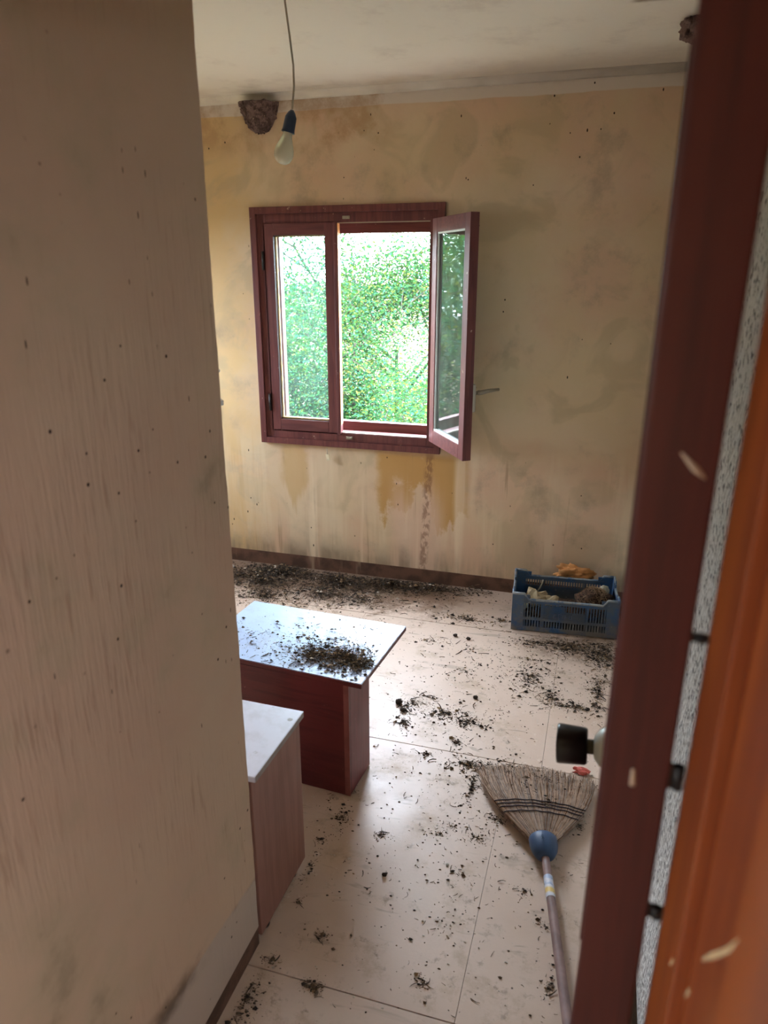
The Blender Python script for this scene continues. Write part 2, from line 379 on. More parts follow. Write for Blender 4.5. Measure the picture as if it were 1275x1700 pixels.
# floor: base and large panels with open joints
fl = struct(obj('floor', wallbm([((XL - .25, 1.2), (-2.2, YB + .25), (-.3, -.006))]), MAT_JOINT), 'cream floor of large panels with dark joints', 'floor')
XJ = [[-2.90, -1.56, -.215, 1.13], [-3.2, -2.1, -1.0, -.095, 1.15], [-3.2, -1.9, -.62, .64]]
YJ = [(.30, 1.320), (1.320, 2.390), (2.390, 3.460), (3.460, YB + .01)]
XROW = [[-2.4, -1.35, -.22, .2], [-3.2, -2.4, -1.31, -.215, .2], [-3.2, -2.25, -1.15, -.095, .2], [-3.2, -2.6, -1.45, -.30, .2]]
g = .0017
for (y0, y1), xs in zip(YJ, XROW):
    for x0, x1 in zip(xs, xs[1:]):
        bm = bmesh.new(); box(bm, (x0 + .0006, x1 - .0006), (y0 + g, y1 - g), (-.02, 0), bev=.0006); obj('floor_panel', bm, MAT_FLOOR, fl)
bm = bmesh.new(); box(bm, (-2.4, .9), (-2.0, .298), (-.02, 0)); obj('floor_panel', bm, MAT_FLOOR, fl)
# baseboards: brown painted strips, a little behind the plaster face
struct(boxes('baseboard_back', [((XL, XR), (YB - .002, YB + .013), (0, BBZ))], MAT_BASE), 'brown painted baseboard strip under the stained wall', 'baseboard')
struct(boxes('baseboard_entry', [((EX - .15, EX - .004), (.52, EY - .006), (0, BBZ * .8 + .001)), ((XL, EX - .006), (EY - .1, EY - .006), (0, BBZ * .8 + .001))], MAT_BASE), 'brown strip under the near plaster wall', 'baseboard')

# ------------------------------------------------------------------ main window
def ring(bm, x0, x1, z0, z1, w, y0, y1, wz=None):
    wz = wz or w
    box(bm, (x0, x0 + w), (y0, y1), (z0, z1), bev=.002); box(bm, (x1 - w, x1), (y0, y1), (z0, z1), bev=.002)
    box(bm, (x0 + w, x1 - w), (y0, y1), (z1 - wz, z1), bev=.002); box(bm, (x0 + w, x1 - w), (y0, y1), (z0, z0 + wz), bev=.002)
win = empty('window_1', (-1.415, YB, .81)); struct(win, 'red brown wooden window with its right sash swung open', 'window')
bm = bmesh.new(); ring(bm, -1.972, -.860, .812, 2.140, .036, YB - .024, YB + .010); obj('casing', bm, MAT_WIN, win)
bm = bmesh.new(); ring(bm, -1.936, -.896, .848, 2.104, .045, YB - .010, YB + .075, .05); obj('frame', bm, MAT_WIN, win)
bm = bmesh.new(); box(bm, (-1.890, -.941), (YB - .004, YB + .004), (2.050, 2.054)); box(bm, (-1.890, -.941), (YB - .006, YB + .002), (.898, .902)); obj('weather_strip', bm, MAT_STEEL, win)
bm = bmesh.new(); ring(bm, -1.915, -.915, .86, 2.09, .052, YB + .12, YB + .165, .085); obj('shutter_frame', bm, MAT_WINX, win)
bm = bmesh.new(); box(bm, (-1.93, -.90), (YB + .165, YB + .30), (.80, .86), bev=.004); obj('outer_sill', bm, simple('grey_cement', srgb(170, 165, 158), .9), win)
def sash(name, w, z0, z1, mtx, gm, st=.062, th=.042, beads=True):
    """local: x 0..w from the hinge, y 0..th (0 = outer face), built then transformed to world"""
    e = empty(name, (mtx @ Vector((0, 0, 0)) * 1.0)); e.parent = win; e.location = (mtx @ Vector((0, 0, z0))) - win.location
    def fin(bm, n, mt, par=e):
        bmesh.ops.transform(bm, matrix=mtx, verts=bm.verts); return obj(n, bm, mt, par)
    for n, x, z, mt in (('stile', (0, st), (z0, z1), MAT_WIN), ('stile', (w - st, w), (z0, z1), MAT_WIN), ('rail', (st, w - st), (z1 - st * 1.1, z1), MAT_WINX), ('rail', (st, w - st), (z0, z0 + st * 1.2), MAT_WINX)):
        bm = bmesh.new(); box(bm, x, (0, th), z, bev=.003); fin(bm, n, mt)
    gz0, gz1 = z0 + st * 1.2, z1 - st * 1.1
    bm = bmesh.new()
    box(bm, (st, st + .008), (.006, .016), (gz0, gz1)); box(bm, (w - st - .008, w - st), (.006, .016), (gz0, gz1)); box(bm, (st, w - st), (.006, .016), (gz1 - .008, gz1)); box(bm, (st, w - st), (.004, .018), (gz0, gz0 + .010))
    fin(bm, 'glazing_bead', MAT_BEAD if beads else MAT_WHITEMETAL)
    bm = bmesh.new(); box(bm, (st - .004, w - st + .004), (.018, .022), (gz0 - .004, gz1 + .004)); fin(bm, 'pane', gm)
    return e, fin
# left sash closed: hinge on the left, x grows right, outer face at +y
mtxL = Matrix.Translation((-1.902, YB + .032, 0)) @ Matrix.Scale(-1, 4, (0, 1, 0))
eL, finL = sash('closed_sash', .430, .886, 2.062, mtxL, MAT_GLASS)
bm = bmesh.new(); box(bm, (.424, .446), (.012, .052), (.888, 2.058), bev=.003); finL(bm, 'meeting_strip', MAT_WIN)
bm = bmesh.new(); box(bm, (.446, .4485), (.014, .050), (.95, 2.05)); finL(bm, 'sash_edge', MAT_BEAD)  # orange strip painted as daylight catching the sash edge
for hz in (1.06, 1.86):
    bm = bmesh.new(); tube(bm, [(-.004, .046, hz - .05), (-.004, .046, hz + .05)], .007, 8); finL(bm, 'hinge', MAT_IRON)
# right sash swung inwards
ang = R(124)
d = Vector((-math.cos(ang), -math.sin(ang), 0)); nrm = Vector((-math.sin(ang), math.cos(ang), 0))   # along the sash; outer face normal
hx, hy = -.925, YB - .022
mtxR = Matrix(((d.x, -nrm.x, 0, hx), (d.y, -nrm.y, 0, hy), (0, 0, 1, 0), (0, 0, 0, 1)))
eR, finR = sash('open_sash', .487, .886, 2.062, mtxR, MAT_GLASS2, .062, .046, False)
for hz in (1.06, 1.86):
    bm = bmesh.new(); tube(bm, [(-.004, .048, hz - .05), (-.004, .048, hz + .05)], .007, 8); finR(bm, 'hinge', MAT_IRON)
bm = bmesh.new()
box(bm, (.436, .474), (.046, .068), (1.130, 1.270), bev=.005)
tube(bm, [(.456, .050, 1.225), (.456, .086, 1.225)], .009, 10)
tube(bm, [(.456, .084, 1.225), (.462, .098, 1.226), (.452, .150, 1.232), (.446, .205, 1.235)], [.012, .012, .010, .008], 8)
finR(bm, 'handle', MAT_STEEL)
bm = bmesh.new(); box(bm, (.486, .4885), (.012, .030), (1.00, 1.95)); finR(bm, 'sash_edge', MAT_WIN)
for zc in (2.078, .872):
    bm = bmesh.new(); box(bm, (-1.425, -1.385), (YB - .018, YB - .009), (zc - .008, zc + .008), bev=.002); tube(bm, [(-1.398, YB - .016, zc), (-1.398, YB - .026, zc)], .005, 8); obj('latch_keeper', bm, MAT_STEEL, win)
# small tag on a string hooked under the window
tg = empty('cord_tag', (-1.545, YB - .03, .745))
bm = bmesh.new(); tube(bm, [(-1.545, YB - .026, .806), (-1.543, YB - .028, .785), (-1.546, YB - .020, .764)], .0025, 6); obj('string', bm, simple('pale_string', srgb(210, 200, 180), .8), tg)
bm = bmesh.new(); box(bm, (-.010, .010), (-.004, .004), (-.038, 0), T((-1.546, YB - .018, .765), ry=R(-12)), bev=.002); obj('tag', bm, simple('cream_plastic', srgb(232, 222, 190), .5), tg)
tag(tg, 'small cream tag on a short string under the window', 'tag')

# unseen second window, added to light the left end of the room
w2 = empty('added_window_2', (XL, 2.75, .85)); struct(w2, 'added unseen window of the side wall, hidden by the near wall', 'window')
bm = bmesh.new()
for y in ((L0, L0 + .05), (L1 - .05, L1), (3.46, 3.49)): box(bm, (XL - .1, XL - .05), y, (LZ0, LZ1))
for z in ((LZ0, LZ0 + .05), (LZ1 - .05, LZ1)): box(bm, (XL - .1, XL - .05), (L0, L1), z)
obj('frame', bm, MAT_WIN, w2)

# ------------------------------------------------------------------ door: open leaf seen edge-on, frame to its right
dr = empty('door_1', (.05, .5, 0)); struct(dr, 'dark red brown door leaf swung open, seen edge-on at the right', 'door')
a = R(4.0)      # past square
du = Vector((math.sin(a), math.cos(a), 0)); dn = Vector((math.cos(a), -math.sin(a), 0))
mtxD = Matrix(((dn.x, du.x, 0, .0268), (dn.y, du.y, 0, .5), (0, 0, 1, 0), (0, 0, 0, 1)))   # local x: thickness to the right, y: along the leaf
lean = Matrix.Translation((0, .5, 1.5)) @ Matrix.Rotation(R(.55), 4, 'Y') @ Matrix.Translation((0, -.5, -1.5))
mtxD = lean @ mtxD
def dpart(n, bm, mt, par=dr):
    bmesh.ops.transform(bm, matrix=mtxD, verts=bm.verts); return obj(n, bm, mt, par)
bm = bmesh.new(); box(bm, (0, .048), (0, .78), (.012, 2.06), bev=.0025); leaf = dpart('leaf', bm, MAT_LEAF_DOOR)
bm = bmesh.new(); box(bm, (-.003, 0), (.10, .70), (.25, .9), bev=.001); box(bm, (-.003, 0), (.10, .70), (1.15, 1.95), bev=.001); dpart('raised_panel', bm, MAT_LEAF_DOOR, leaf)
for z0, z1, w, pts in ((1.70, 1.72, .0, [(.024, .0012, 1.688), (.034, .0012, 1.678), (.041, .0014, 1.672)]), (1.30, 1.31, 0, [(.022, .0009, 1.44), (.023, .0009, 1.425)])):
    bm = bmesh.new(); tube(bm, pts, [.0016, .0026, .0018][:len(pts)], 6); dpart('paint_chip', bm, simple('chipped_pale_wood', srgb(200, 176, 150), .8), leaf)
# knob on the leaf's far end
ky, kz = .617, 1.025
kb = empty('knob', (0, 0, 0)); kb.parent = dr
kloc = mtxD @ Vector((0, ky, kz)); kb.location = kloc - dr.location
ax = Matrix.Translation(kloc) @ Matrix.Rotation(R(4.0), 4, 'X') @ Matrix.Rotation(R(-94), 4, 'Y')     # local z points left out of the leaf
bm = bmesh.new(); lathe(bm, [(0, 0), (.036, 0), (.036, .006), (.030, .016), (.020, .024), (.010, .026), (0, .026)], ax); obj('rosette', bm, MAT_WHITEMETAL, kb)
bm = bmesh.new(); lathe(bm, [(0, .024), (.0125, .024), (.0125, .038), (0, .038)], ax); obj('neck', bm, MAT_GREENMETAL, kb)
bm = bmesh.new(); lathe(bm, [(0, .036), (.029, .036), (.0315, .040), (.0335, .082), (.0330, .086), (.028, .087), (0, .085)], ax, 28); obj('grip', bm, MAT_BLACK, kb)
# hinges in the gap
for hz, hl in ((1.555, .005), (1.437, .020), (1.305, .010)):
    bm = bmesh.new(); tube(bm, [(.0545, .006, hz - hl / 2), (.0545, .006, hz + hl / 2)], .0040, 12); box(bm, (.046, .060 if hl < .015 else .054), (.004, .009), (hz - hl / 2, hz + hl / 2)); dpart('hinge', bm, MAT_IRON)

fr = empty('trim_1', (.118, .4, 0)); struct(fr, 'glossy orange brown door frame at the right edge', 'door frame')
FX = .0865
bm = bmesh.new()
for x, y in (((FX, .118), (.425, .505)), ((FX + .010, .118), (.27, .425)), ((FX + .0, .118), (.245, .27))):
    box(bm, x, y, (0, 2.1), lean, bev=.002)
obj('jamb', bm, MAT_FRAME, fr)
MAT_CHIP = simple('bare_chipped_wood', srgb(214, 186, 140), .8)
for pts, rr in (([(FX + .0104, .400, 1.376), (FX + .0102, .380, 1.402), (FX + .0102, .352, 1.438), (FX + .0104, .338, 1.462)], [.0012, .0022, .0020, .0006]), ([(FX + .0004, .440, 1.322), (FX + .0004, .434, 1.334)], [.0012, .0014]), ([(FX + .0104, .423, 1.315), (FX + .0104, .416, 1.330)], [.0014, .0018])):
    bm = bmesh.new(); tube(bm, pts, rr, 8); bmesh.ops.transform(bm, matrix=lean, verts=bm.verts); obj('paint_chip', bm, MAT_CHIP, fr)
bm = bmesh.new(); box(bm, (EX, .118), (.27, .505), (2.07, 2.115), bev=.002); obj('head', bm, MAT_FRAME, fr)
bm = bmesh.new(); box(bm, (.1175, .19), (.252, .268), (0, 2.16), bev=.004); obj('architrave', bm, MAT_FRAME, fr)

# ------------------------------------------------------------------ hanging bulb
bl = empty('hanging_bulb', (-.96, 2.21, ZC))
BX, BY = -.955, 2.2
pc = [(-1.058, 2.425, 2.580)]
cordpts = [(-1.075, 2.465, ZC), (-1.073, 2.460, 2.66), (-1.066, 2.458, 2.60), (-1.056, 2.458, 2.52), (-1.046, 2.458, 2.43), (-1.046, 2.458, 2.37), (-1.055, 2.458, 2.305)]
bm = bmesh.new(); tube(bm, cordpts, .0034, 8); lathe(bm, [(0, 0), (.011, 0), (.007, -.012), (0, -.012)], T(cordpts[0])); obj('cord', bm, simple('grey_cord', srgb(170, 160, 140), .7), bl)
top = Vector((-1.055, 2.458, 2.302)); tilt = T(top, ry=R(14), rx=R(-4)) @ Matrix.Rotation(math.pi, 4, 'X')
bm = bmesh.new(); lathe(bm, [(0, 0), (.005, 0), (.012, .008), (.019, .022), (.0205, .060), (.0225, .068), (.019, .069), (0, .066)], tilt); obj('socket', bm, simple('navy_bakelite', srgb(26, 46, 74), .4, .2, 20, .5), bl)
gm = bpy.data.materials.new('frosted_bulb_glass'); gm.use_nodes = True; gb = gm.node_tree.nodes['Principled BSDF']
gb.inputs['Base Color'].default_value = (*srgb(226, 222, 196), 1); gb.inputs['Roughness'].default_value = .12; gb.inputs['Transmission Weight'].default_value = .3; gb.inputs['IOR'].default_value = 1.3; gb.inputs['Subsurface Weight'].default_value = 0
bm = bmesh.new(); lathe(bm, [(.0135, .062), (.0145, .070), (.017, .082), (.024, .100), (.0305, .118), (.0325, .132), (.030, .146), (.023, .158), (.012, .165), (0, .167)], tilt, 28); obj('bulb', bm, gm, bl)
tag(bl, 'bare light bulb in a dark blue socket hanging from its cord', 'light bulb')

# ------------------------------------------------------------------ nests
mud = M('dry_mud'); nn = mud.noise(28, 5, .7); mud.color(srgb(128, 106, 100), [(srgb(84, 66, 62), nn.ss(.42, .60)), (srgb(158, 138, 122), mud.noise(60, 3, .7).ss(.62, .7))]).rough(.95).bump(nn, .01, 1); MAT_MUD = mud.m
def nest(name, c, w, h, dp, label, seed):
    """half-cup of mud pellets stuck against the wall (wall plane y = c.y)"""
    bm = bmesh.new(); nu, nv = 22, 16; grid = []
    for j in range(nv + 1):
        v = j / nv; row = []
        for i in range(nu + 1):
            u = i / nu; th = math.pi * u
            rr = math.sqrt(max(0, 1 - (v ** 1.25) ** 2)) * (1 - .25 * v) + .08
            x = -math.cos(th) * w / 2 * rr; y = -math.sin(th) * dp * rr; z = -v * h
            nz_ = mnoise.noise((x * 38 + seed, y * 38, z * 38)) * .010 + mnoise.noise((x * 90 + seed, y * 90, z * 90)) * .005
            row.append(bm.verts.new((c[0] + x * (1 + nz_ * 6), c[1] + min(0, y * (1 + nz_ * 8)), c[2] + z + nz_)))
        grid.append(row)
    for a, b in zip(grid, grid[1:]):
        for i in range(nu): bm.faces.new((a[i], a[i + 1], b[i + 1], b[i]))
    bm.faces.new(grid[0][::-1]); bm.faces.new(grid[-1])
    bm.faces.new([r[0] for r in grid]); bm.faces.new([r[-1] for r in grid][::-1])
    e = empty(name, (c[0], c[1], c[2] - h)); obj('mud_cup', bm, MAT_MUD, e)
    rng = random.Random(seed); bm = bmesh.new()
    for k in range(90):
        th = math.pi * rng.random(); v = rng.random(); rr = math.sqrt(1 - v ** 2.5) * (1 - .25 * v) + .08
        p = Vector((c[0] - math.cos(th) * w / 2 * rr, c[1] - math.sin(th) * dp * rr, c[2] - v * h)); s = rng.uniform(.004, .009)
        bmesh.ops.create_icosphere(bm, subdivisions=1, radius=s, matrix=Matrix.Translation(p))
    o = obj('mud_pellets', bm, MAT_MUD, e); o['kind'] = 'stuff'
    tag(e, label, 'nest')
nest('mud_nest', (-1.885, YB, 2.650), .205, .145, .085, 'dark mud swallow nest stuck under the ceiling beside the bulb', 3)
# second nest under the ceiling, mostly hidden by the door
bm = bmesh.new(); bmesh.ops.create_icosphere(bm, subdivisions=4, radius=.046, matrix=T((.205, 3.31, 2.660)))
for v in bm.verts:
    q = v.co - Vector((.205, 3.31, 2.660)); v.co += q * (mnoise.noise(q * 40) * .5 + mnoise.noise(q * 90) * .3); v.co.z = min(v.co.z, ZC); v.co.x = min(v.co.x, XR)
tag(obj('mud_nest', bm, MAT_MUD), 'small brown mud nest on the ceiling beside the door edge', 'nest')

# ------------------------------------------------------------------ red brown bench table
tb = empty('low_table', (-1.0, 2.2, 0))
m = M('sky_tinted_laminate'); n = m.noise(14, 5, .7); n3 = m.noise(55, 4, .7)
m.color(srgb(176, 192, 222), [(srgb(166, 176, 198), n.ss(.45, .65) * .6), (srgb(160, 150, 146), n3.ss(.60, .70) * n.ss(.4, .6) * .8)]).rough(n.ss(.3, .7) * .2 + .28).spec(.2).bump(n3, .0015, .4); MAT_LAM = m.m  # pale laminate; extra blue in the base stands in for reflected sky
MAT_RED = wood('dark_red_veneer', srgb(98, 36, 38), srgb(82, 28, 32), .42, 'x', .45, srgb(150, 96, 90))
MAT_REDV = wood('dark_red_veneer_side', srgb(118, 52, 54), srgb(104, 44, 46), .40, 'z', .5, srgb(150, 96, 90))
TH = .478
tc = [Vector((-1.335, 2.515)), Vector((-.657, 2.475)), Vector((-.692, 2.022)), Vector((-1.365, 2.075))]   # back-left, back-right, front-right, front-left
bm = bmesh.new()
lo = [bm.verts.new((p.x, p.y, TH - .020)) for p in tc]; hi = [bm.verts.new((p.x, p.y, TH)) for p in tc]
bm.faces.new(lo); bm.faces.new(hi[::-1])
for k in range(4): bm.faces.new((lo[k], lo[(k + 1) % 4], hi[(k + 1) % 4], hi[k]))
bmesh.ops.bevel(bm, geom=list(bm.edges), offset=.002, segments=2, affect='EDGES')
bm.normal_update()
for f in bm.faces: f.material_index = 0 if f.normal.z > .5 or f.normal.z < -.5 else 1
obj('table_top', bm, [MAT_LAM, MAT_RED], tb)
rb = math.atan2(2.022 - 2.068, -.692 + 1.365)
fx = T((-.742, 2.030, 0), rz=rb)     # local: x to the left is negative, y backwards
def tpart(n, lst, mt, par=None):
    bm = bmesh.new()
    for x, y, z in lst: box(bm, x, y, z, fx, bev=0)
    return obj(n, bm, mt, par or tb)
tfp = tpart('front_panel', [((-.60, 0), (0, .018), (.004, TH - .021))], MAT_RED)
tpart('side_panel', [((-.019, 0), (.0185, .190), (.004, TH - .021))], MAT_REDV)
tpart('side_panel', [((-.60, -.581), (.0185, .190), (.004, TH - .021))], MAT_REDV)
tpart('back_panel', [((-.5805, -.0195), (.172, .190), (.004, TH - .021))], MAT_REDV)
tpart('edge_strip', [((-.0185, .0012), (-.0012, .0), (.004, TH - .021))], simple('worn_pink_edge', srgb(140, 84, 80), .5), tfp)
tpart('rear_rail', [((-.56, -.22), (.40, .418), (.38, TH - .021))], MAT_RED)
tpart('rear_leg', [((-.26, -.22), (.395, .43), (0, .38))], MAT_REDV); tpart('rear_leg', [((-.56, -.52), (.395, .43), (0, .38))], MAT_REDV)
tag(tb, 'low dark red table with a dirty bluish white top', 'table')

# ------------------------------------------------------------------ small pinkish cabinet in front of it
cb = empty('bedside_cabinet', (-1.0, 1.58, 0))
MAT_PINK = wood('pinkish_brown_laminate', srgb(146, 104, 90), srgb(134, 94, 80), .5, 'z', .35)
m = M('pale_cabinet_top'); n = m.noise(9, 5, .7); m.color(srgb(206, 202, 214), [(srgb(186, 180, 188), n.ss(.45, .65) * .6), (srgb(140, 126, 120), m.voro(16).ss(.16, .10) * n.ss(.45, .55))]).rough(.4).spec(.4); MAT_CTOP = m.m
CH = .553; cx1 = -.786
def cpart(n, lst, mt, bev=.0015, par=None):
    bm = bmesh.new()
    for x, y, z in lst: box(bm, x, y, z, T((cx1, 1.402, 0), rz=R(-1.0)), bev=bev)
    return obj(n, bm, mt, par or cb)
ctop = cpart('cabinet_top', [((-.46, .010), (.001, .316), (CH - .018, CH))], MAT_CTOP, .003)
cpart('top_edging', [((.0102, .0112), (.004, .312), (CH - .0175, CH - .0005))], simple('grey_edging', srgb(150, 140, 134), .5), 0, ctop)
cpart('side_panel', [((-.018, .0), (0, .303), (.016, CH - .0185))], MAT_PINK)
cpart('side_panel', [((-.45, -.432), (0, .303), (.055, CH - .0185))], MAT_PINK)
cpart('back_panel', [((-.4315, -.0185), (.288, .302), (.055, CH - .0185))], MAT_PINK)
cpart('plinth', [((-.43, -.0185), (.03, .263), (.018, .0545))], MAT_PINK)
for fx_, fy_ in ((-.016, .240), (-.016, .048), (-.43, .240), (-.43, .048)):
    bm = bmesh.new(); lathe(bm, [(0, 0), (.015, 0), (.016, .006), (.013, .0155), (0, .0155)], T((cx1 + fx_, 1.402 + fy_, 0)), 14); obj('foot', bm, MAT_BLACK, cb)
tag(cb, 'small pinkish brown cabinet with a pale top beside the near wall', 'cabinet')

# ------------------------------------------------------------------ blue plastic crate
cr = empty('crate', (-.09, 3.67, 0))
m = M('dusty_blue_plastic'); n = m.noise(8, 5, .7); m.color(srgb(52, 88, 128), [(srgb(84, 94, 102), n.ss(.38, .60) * .85), (srgb(116, 112, 106), m.z.ss(.12, .0) * n.ss(.35, .6)), (srgb(140, 140, 136), m.noise(40, 3, .7).ss(.64, .72) * .6)]).rough(.5).spec(.35); MAT_CRATE = m.m
m = M('dusty_crate_rim'); n = m.noise(20, 4, .7); m.color(srgb(150, 154, 152), [(srgb(92, 116, 142), n.ss(.45, .6))]).rough(.6); MAT_RIM = m.m
CW, CD, CHh = .540, .33, .214
cm = T((-.355, 3.492, .004), rz=R(4.5))      # local: x along the front, y to the back
def bmT(): return bmesh.new()
def cadd(n, lst, mt, par=cr, bev=.0015):
    bm = bmesh.new()
    for x, y, z in lst: box(bm, x, y, z, cm, bev=bev)
    return obj(n, bm, mt, par)
t_ = .0035
def slatwall(nm, L, place, detail):
    """place(u0,u1,v0,v1,z0,z1) -> box ranges: u along wall, v outwards"""
    lst = []
    A = lambda u0, u1, v0, v1, z0, z1: lst.append(place(u0, u1, v0, v1, z0, z1))
    A(0, .062, 0, .012, 0, CHh - .012); A(L - .062, L, 0, .012, 0, CHh - .012)         # corner blocks
    A(.062, L - .062, .002, .010, 0, .026)                                              # bottom rail
    dip = .036
    A(.062, L - .062, .001, .011, CHh - dip - .02, CHh - dip)                           # upper rail
    A(.062, .090, .002, .010, CHh - dip, CHh - .012); A(L - .090, L - .062, .002, .010, CHh - dip, CHh - .012)
    A(.062, L - .062, .002, .010, .062, .078)
    for u in (.062 + (L - .124) * f for f in (.22, .76)): A(u, u + .008, 0, .011, .026, CHh - dip - .02)
    if detail: A(.062 + (L - .124) * .24, .062 + (L - .124) * .76, .003, .010, .078, .120); A(.062 + (L - .124) * .24, .062 + (L - .124) * .5, .003, .0095, .12, .150)
    if not detail: A(.062, L - .062, .006, .009, .026, .125)
    n = int((L - .124) / .0135)
    for k in range(n):
        u = .062 + (L - .124) * (k + .2) / n
        A(u, u + .0062, .003, .009, .026, CHh - dip - .02)
    return cadd(nm, lst, MAT_CRATE, bev=0)
fp = lambda u0, u1, v0, v1, z0, z1: ((u0, u1), (v0 - .0, v1), (z0, z1))
bp_ = lambda u0, u1, v0, v1, z0, z1: ((u0, u1), (CD - v1, CD - v0), (z0, z1))
lp = lambda u0, u1, v0, v1, z0, z1: ((v0, v1), (.0125 + u0, .0125 + u1), (z0, z1))
rp = lambda u0, u1, v0, v1, z0, z1: ((CW - v1, CW - v0), (.0125 + u0, .0125 + u1), (z0, z1))
fw_ = slatwall('front_wall', CW, fp, True); slatwall('back_wall', CW, bp_, False); slatwall('end_wall', CD - .025, lp, False); slatwall('end_wall', CD - .025, rp, False)
cadd('crate_base', [((.013, CW - .013), (.013, CD - .013), (.004, .010))], MAT_CRATE)
# rim following the dips
def rimpath(L):
    return [(0, CHh - .006), (.060, CHh - .006), (.084, CHh - .036), (L - .084, CHh - .036), (L - .060, CHh - .006), (L, CHh - .006)]
bm = bmesh.new()
for yy in (.004, CD - .004):
    tube(bm, [cm @ Vector((u, yy, z)) for u, z in rimpath(CW)], .0065, 6)
for xx in (.004, CW - .004):
    tube(bm, [cm @ Vector((xx, u, z)) for u, z in ((0, CHh - .006), (.06, CHh - .006), (.085, CHh - .034), (CD - .085, CHh - .034), (CD - .06, CHh - .006), (CD, CHh - .006))], .0065, 6)
obj('rim', bm, MAT_RIM, cr)
# worn raised characters on the front plate (no longer readable)
bm = bmesh.new(); x0 = .215
for k, strokes in enumerate([((0, 0, .004, .024), (0, .020, .014, .024), (0, 0, .014, .004)), ((0, 0, .004, .024), (0, .020, .014, .024), (0, .010, .012, .014), (0, 0, .014, .004)), ((0, 0, .004, .024),), ((0, 0, .004, .024), (.004, .010, .014, .014)), ((0, 0, .004, .024), (.010, 0, .014, .024), (0, 0, .014, .004))]):
    xx = x0 + k * .022 - (.010 if k > 2 else 0)
    for a_, b_, c_, d_ in strokes: box(bm, (xx + a_, xx + c_), (-.0012, .004), (.086 + b_, .086 + d_), cm)
obj('raised_lettering', bm, simple('worn_pale_blue', srgb(98, 112, 138), .6), fw_)
tag(cr, 'dusty blue slatted plastic crate against the back wall', 'crate')
# contents
MAT_PAPER = simple('crumpled_cream_paper', srgb(178, 160, 126), .8, .25, 18, .2, .004)
MAT_PALE = simple('pale_plaster_lump', srgb(186, 182, 160), .9, .2, 20, .2, .004)
CI = lambda u, v, z: cm @ Vector((u, v, z))
lump('crumpled_paper', CI(.115, .15, .120), (.062, .05, .045), 1, 2, MAT_PAPER, 'crumpled cream paper wad in the left of the crate', 'paper', .6, 3, facet=True)
lump('crumpled_paper', CI(.205, .12, .112), (.045, .045, .038), 1, 7, MAT_PAPER, 'smaller crumpled cream wad by the crate front wall', 'paper', .6, 3, facet=True)
lump('cotton_wad', CI(.055, .075, .120), (.030, .035, .03), 1, 9, MAT_PALE, 'pale wad in the left front corner of the crate', 'wad', .5, 3)
MAT_NESTY = M('tangled_dry_grass'); nn = MAT_NESTY.noise(70, 5, .8); MAT_NESTY.color(srgb(120, 92, 72), [(srgb(60, 46, 38), nn.ss(.42, .58)), (srgb(178, 150, 122), nn.ss(.62, .72))]).rough(.95).bump(nn, .012, 1); MAT_NESTY = MAT_NESTY.m
cl = empty('dry_grass_clump', CI(.43, .17, .02))
lump('clump_core', CI(.425, .16, .125), (.085, .075, .075), 1, 4, MAT_NESTY, None, None, .5, 4, parent=cl)
rng = random.Random(11); bm = bmesh.new(); cc = CI(.425, .16, .125)
for k in range(260):
    dv = Vector((rng.gauss(0, 1), rng.gauss(0, 1), abs(rng.gauss(0, 1)))).normalized(); p = cc + Vector((dv.x * .085, dv.y * .075, dv.z * .08)) * rng.uniform(.8, 1.05)
    tv = dv.cross(Vector((rng.gauss(0, 1), rng.gauss(0, 1), rng.gauss(0, 1)))).normalized() * rng.uniform(.012, .03)
    tube(bm, [p - tv, p + dv * .006, p + tv], .0012, 3)
o = obj('straws', bm, [simple('straw', srgb(170, 140, 110), .9, .4, 40)], cl); o['kind'] = 'stuff'
tag(cl, 'brown tangled clump of dry grass in the right of the crate', 'clump')
lump('plaster_lump', CI(.475, .235, .150), (.030, .035, .04), 1, 14, MAT_PALE, 'pale greyish lump in the right back corner of the crate', 'lump', .5, 3)
lump('debris_bed', CI(.26, .165, .055), (.19, .10, .048), 1, 20, MAT_NESTY, 'flat bed of dirt and scraps on the crate bottom', 'debris', .4, 4)
# string hanging over the back rim
bm = bmesh.new(); tube(bm, [CI(.155, CD - .02, CHh - .050), CI(.152, CD - .03, .15), CI(.140, CD - .045, .125), CI(.125, CD - .07, .11)], .004, 6)
tag(obj('pale_string', bm, MAT_PALE), 'pale string hanging inside the back of the crate', 'string')
# orange rag between crate and wall
lump('orange_rag', CI(.315, CD + .020, .205), (.075, .020, .042), 1, 61, simple('orange_cloth', srgb(212, 152, 96), .85, .35, 14, .1, .004), 'crumpled orange rag wedged behind the blue crate', 'rag', .95, 4)

# ------------------------------------------------------------------ broom
br = empty('broom', (-.05, 1.95, 0))
BA = Vector((-.052, 1.958, .038)); tipL = Vector((-.318, 2.285, 0)); tipR = Vector((.098, 2.325, 0))
hd = Vector((.068, 1.330, .030)); bx = (BA - hd); bx.z = 0; bx.normalize(); bs = Vector((bx.y, -bx.x, 0))     # bx: towards the tips; bs: right
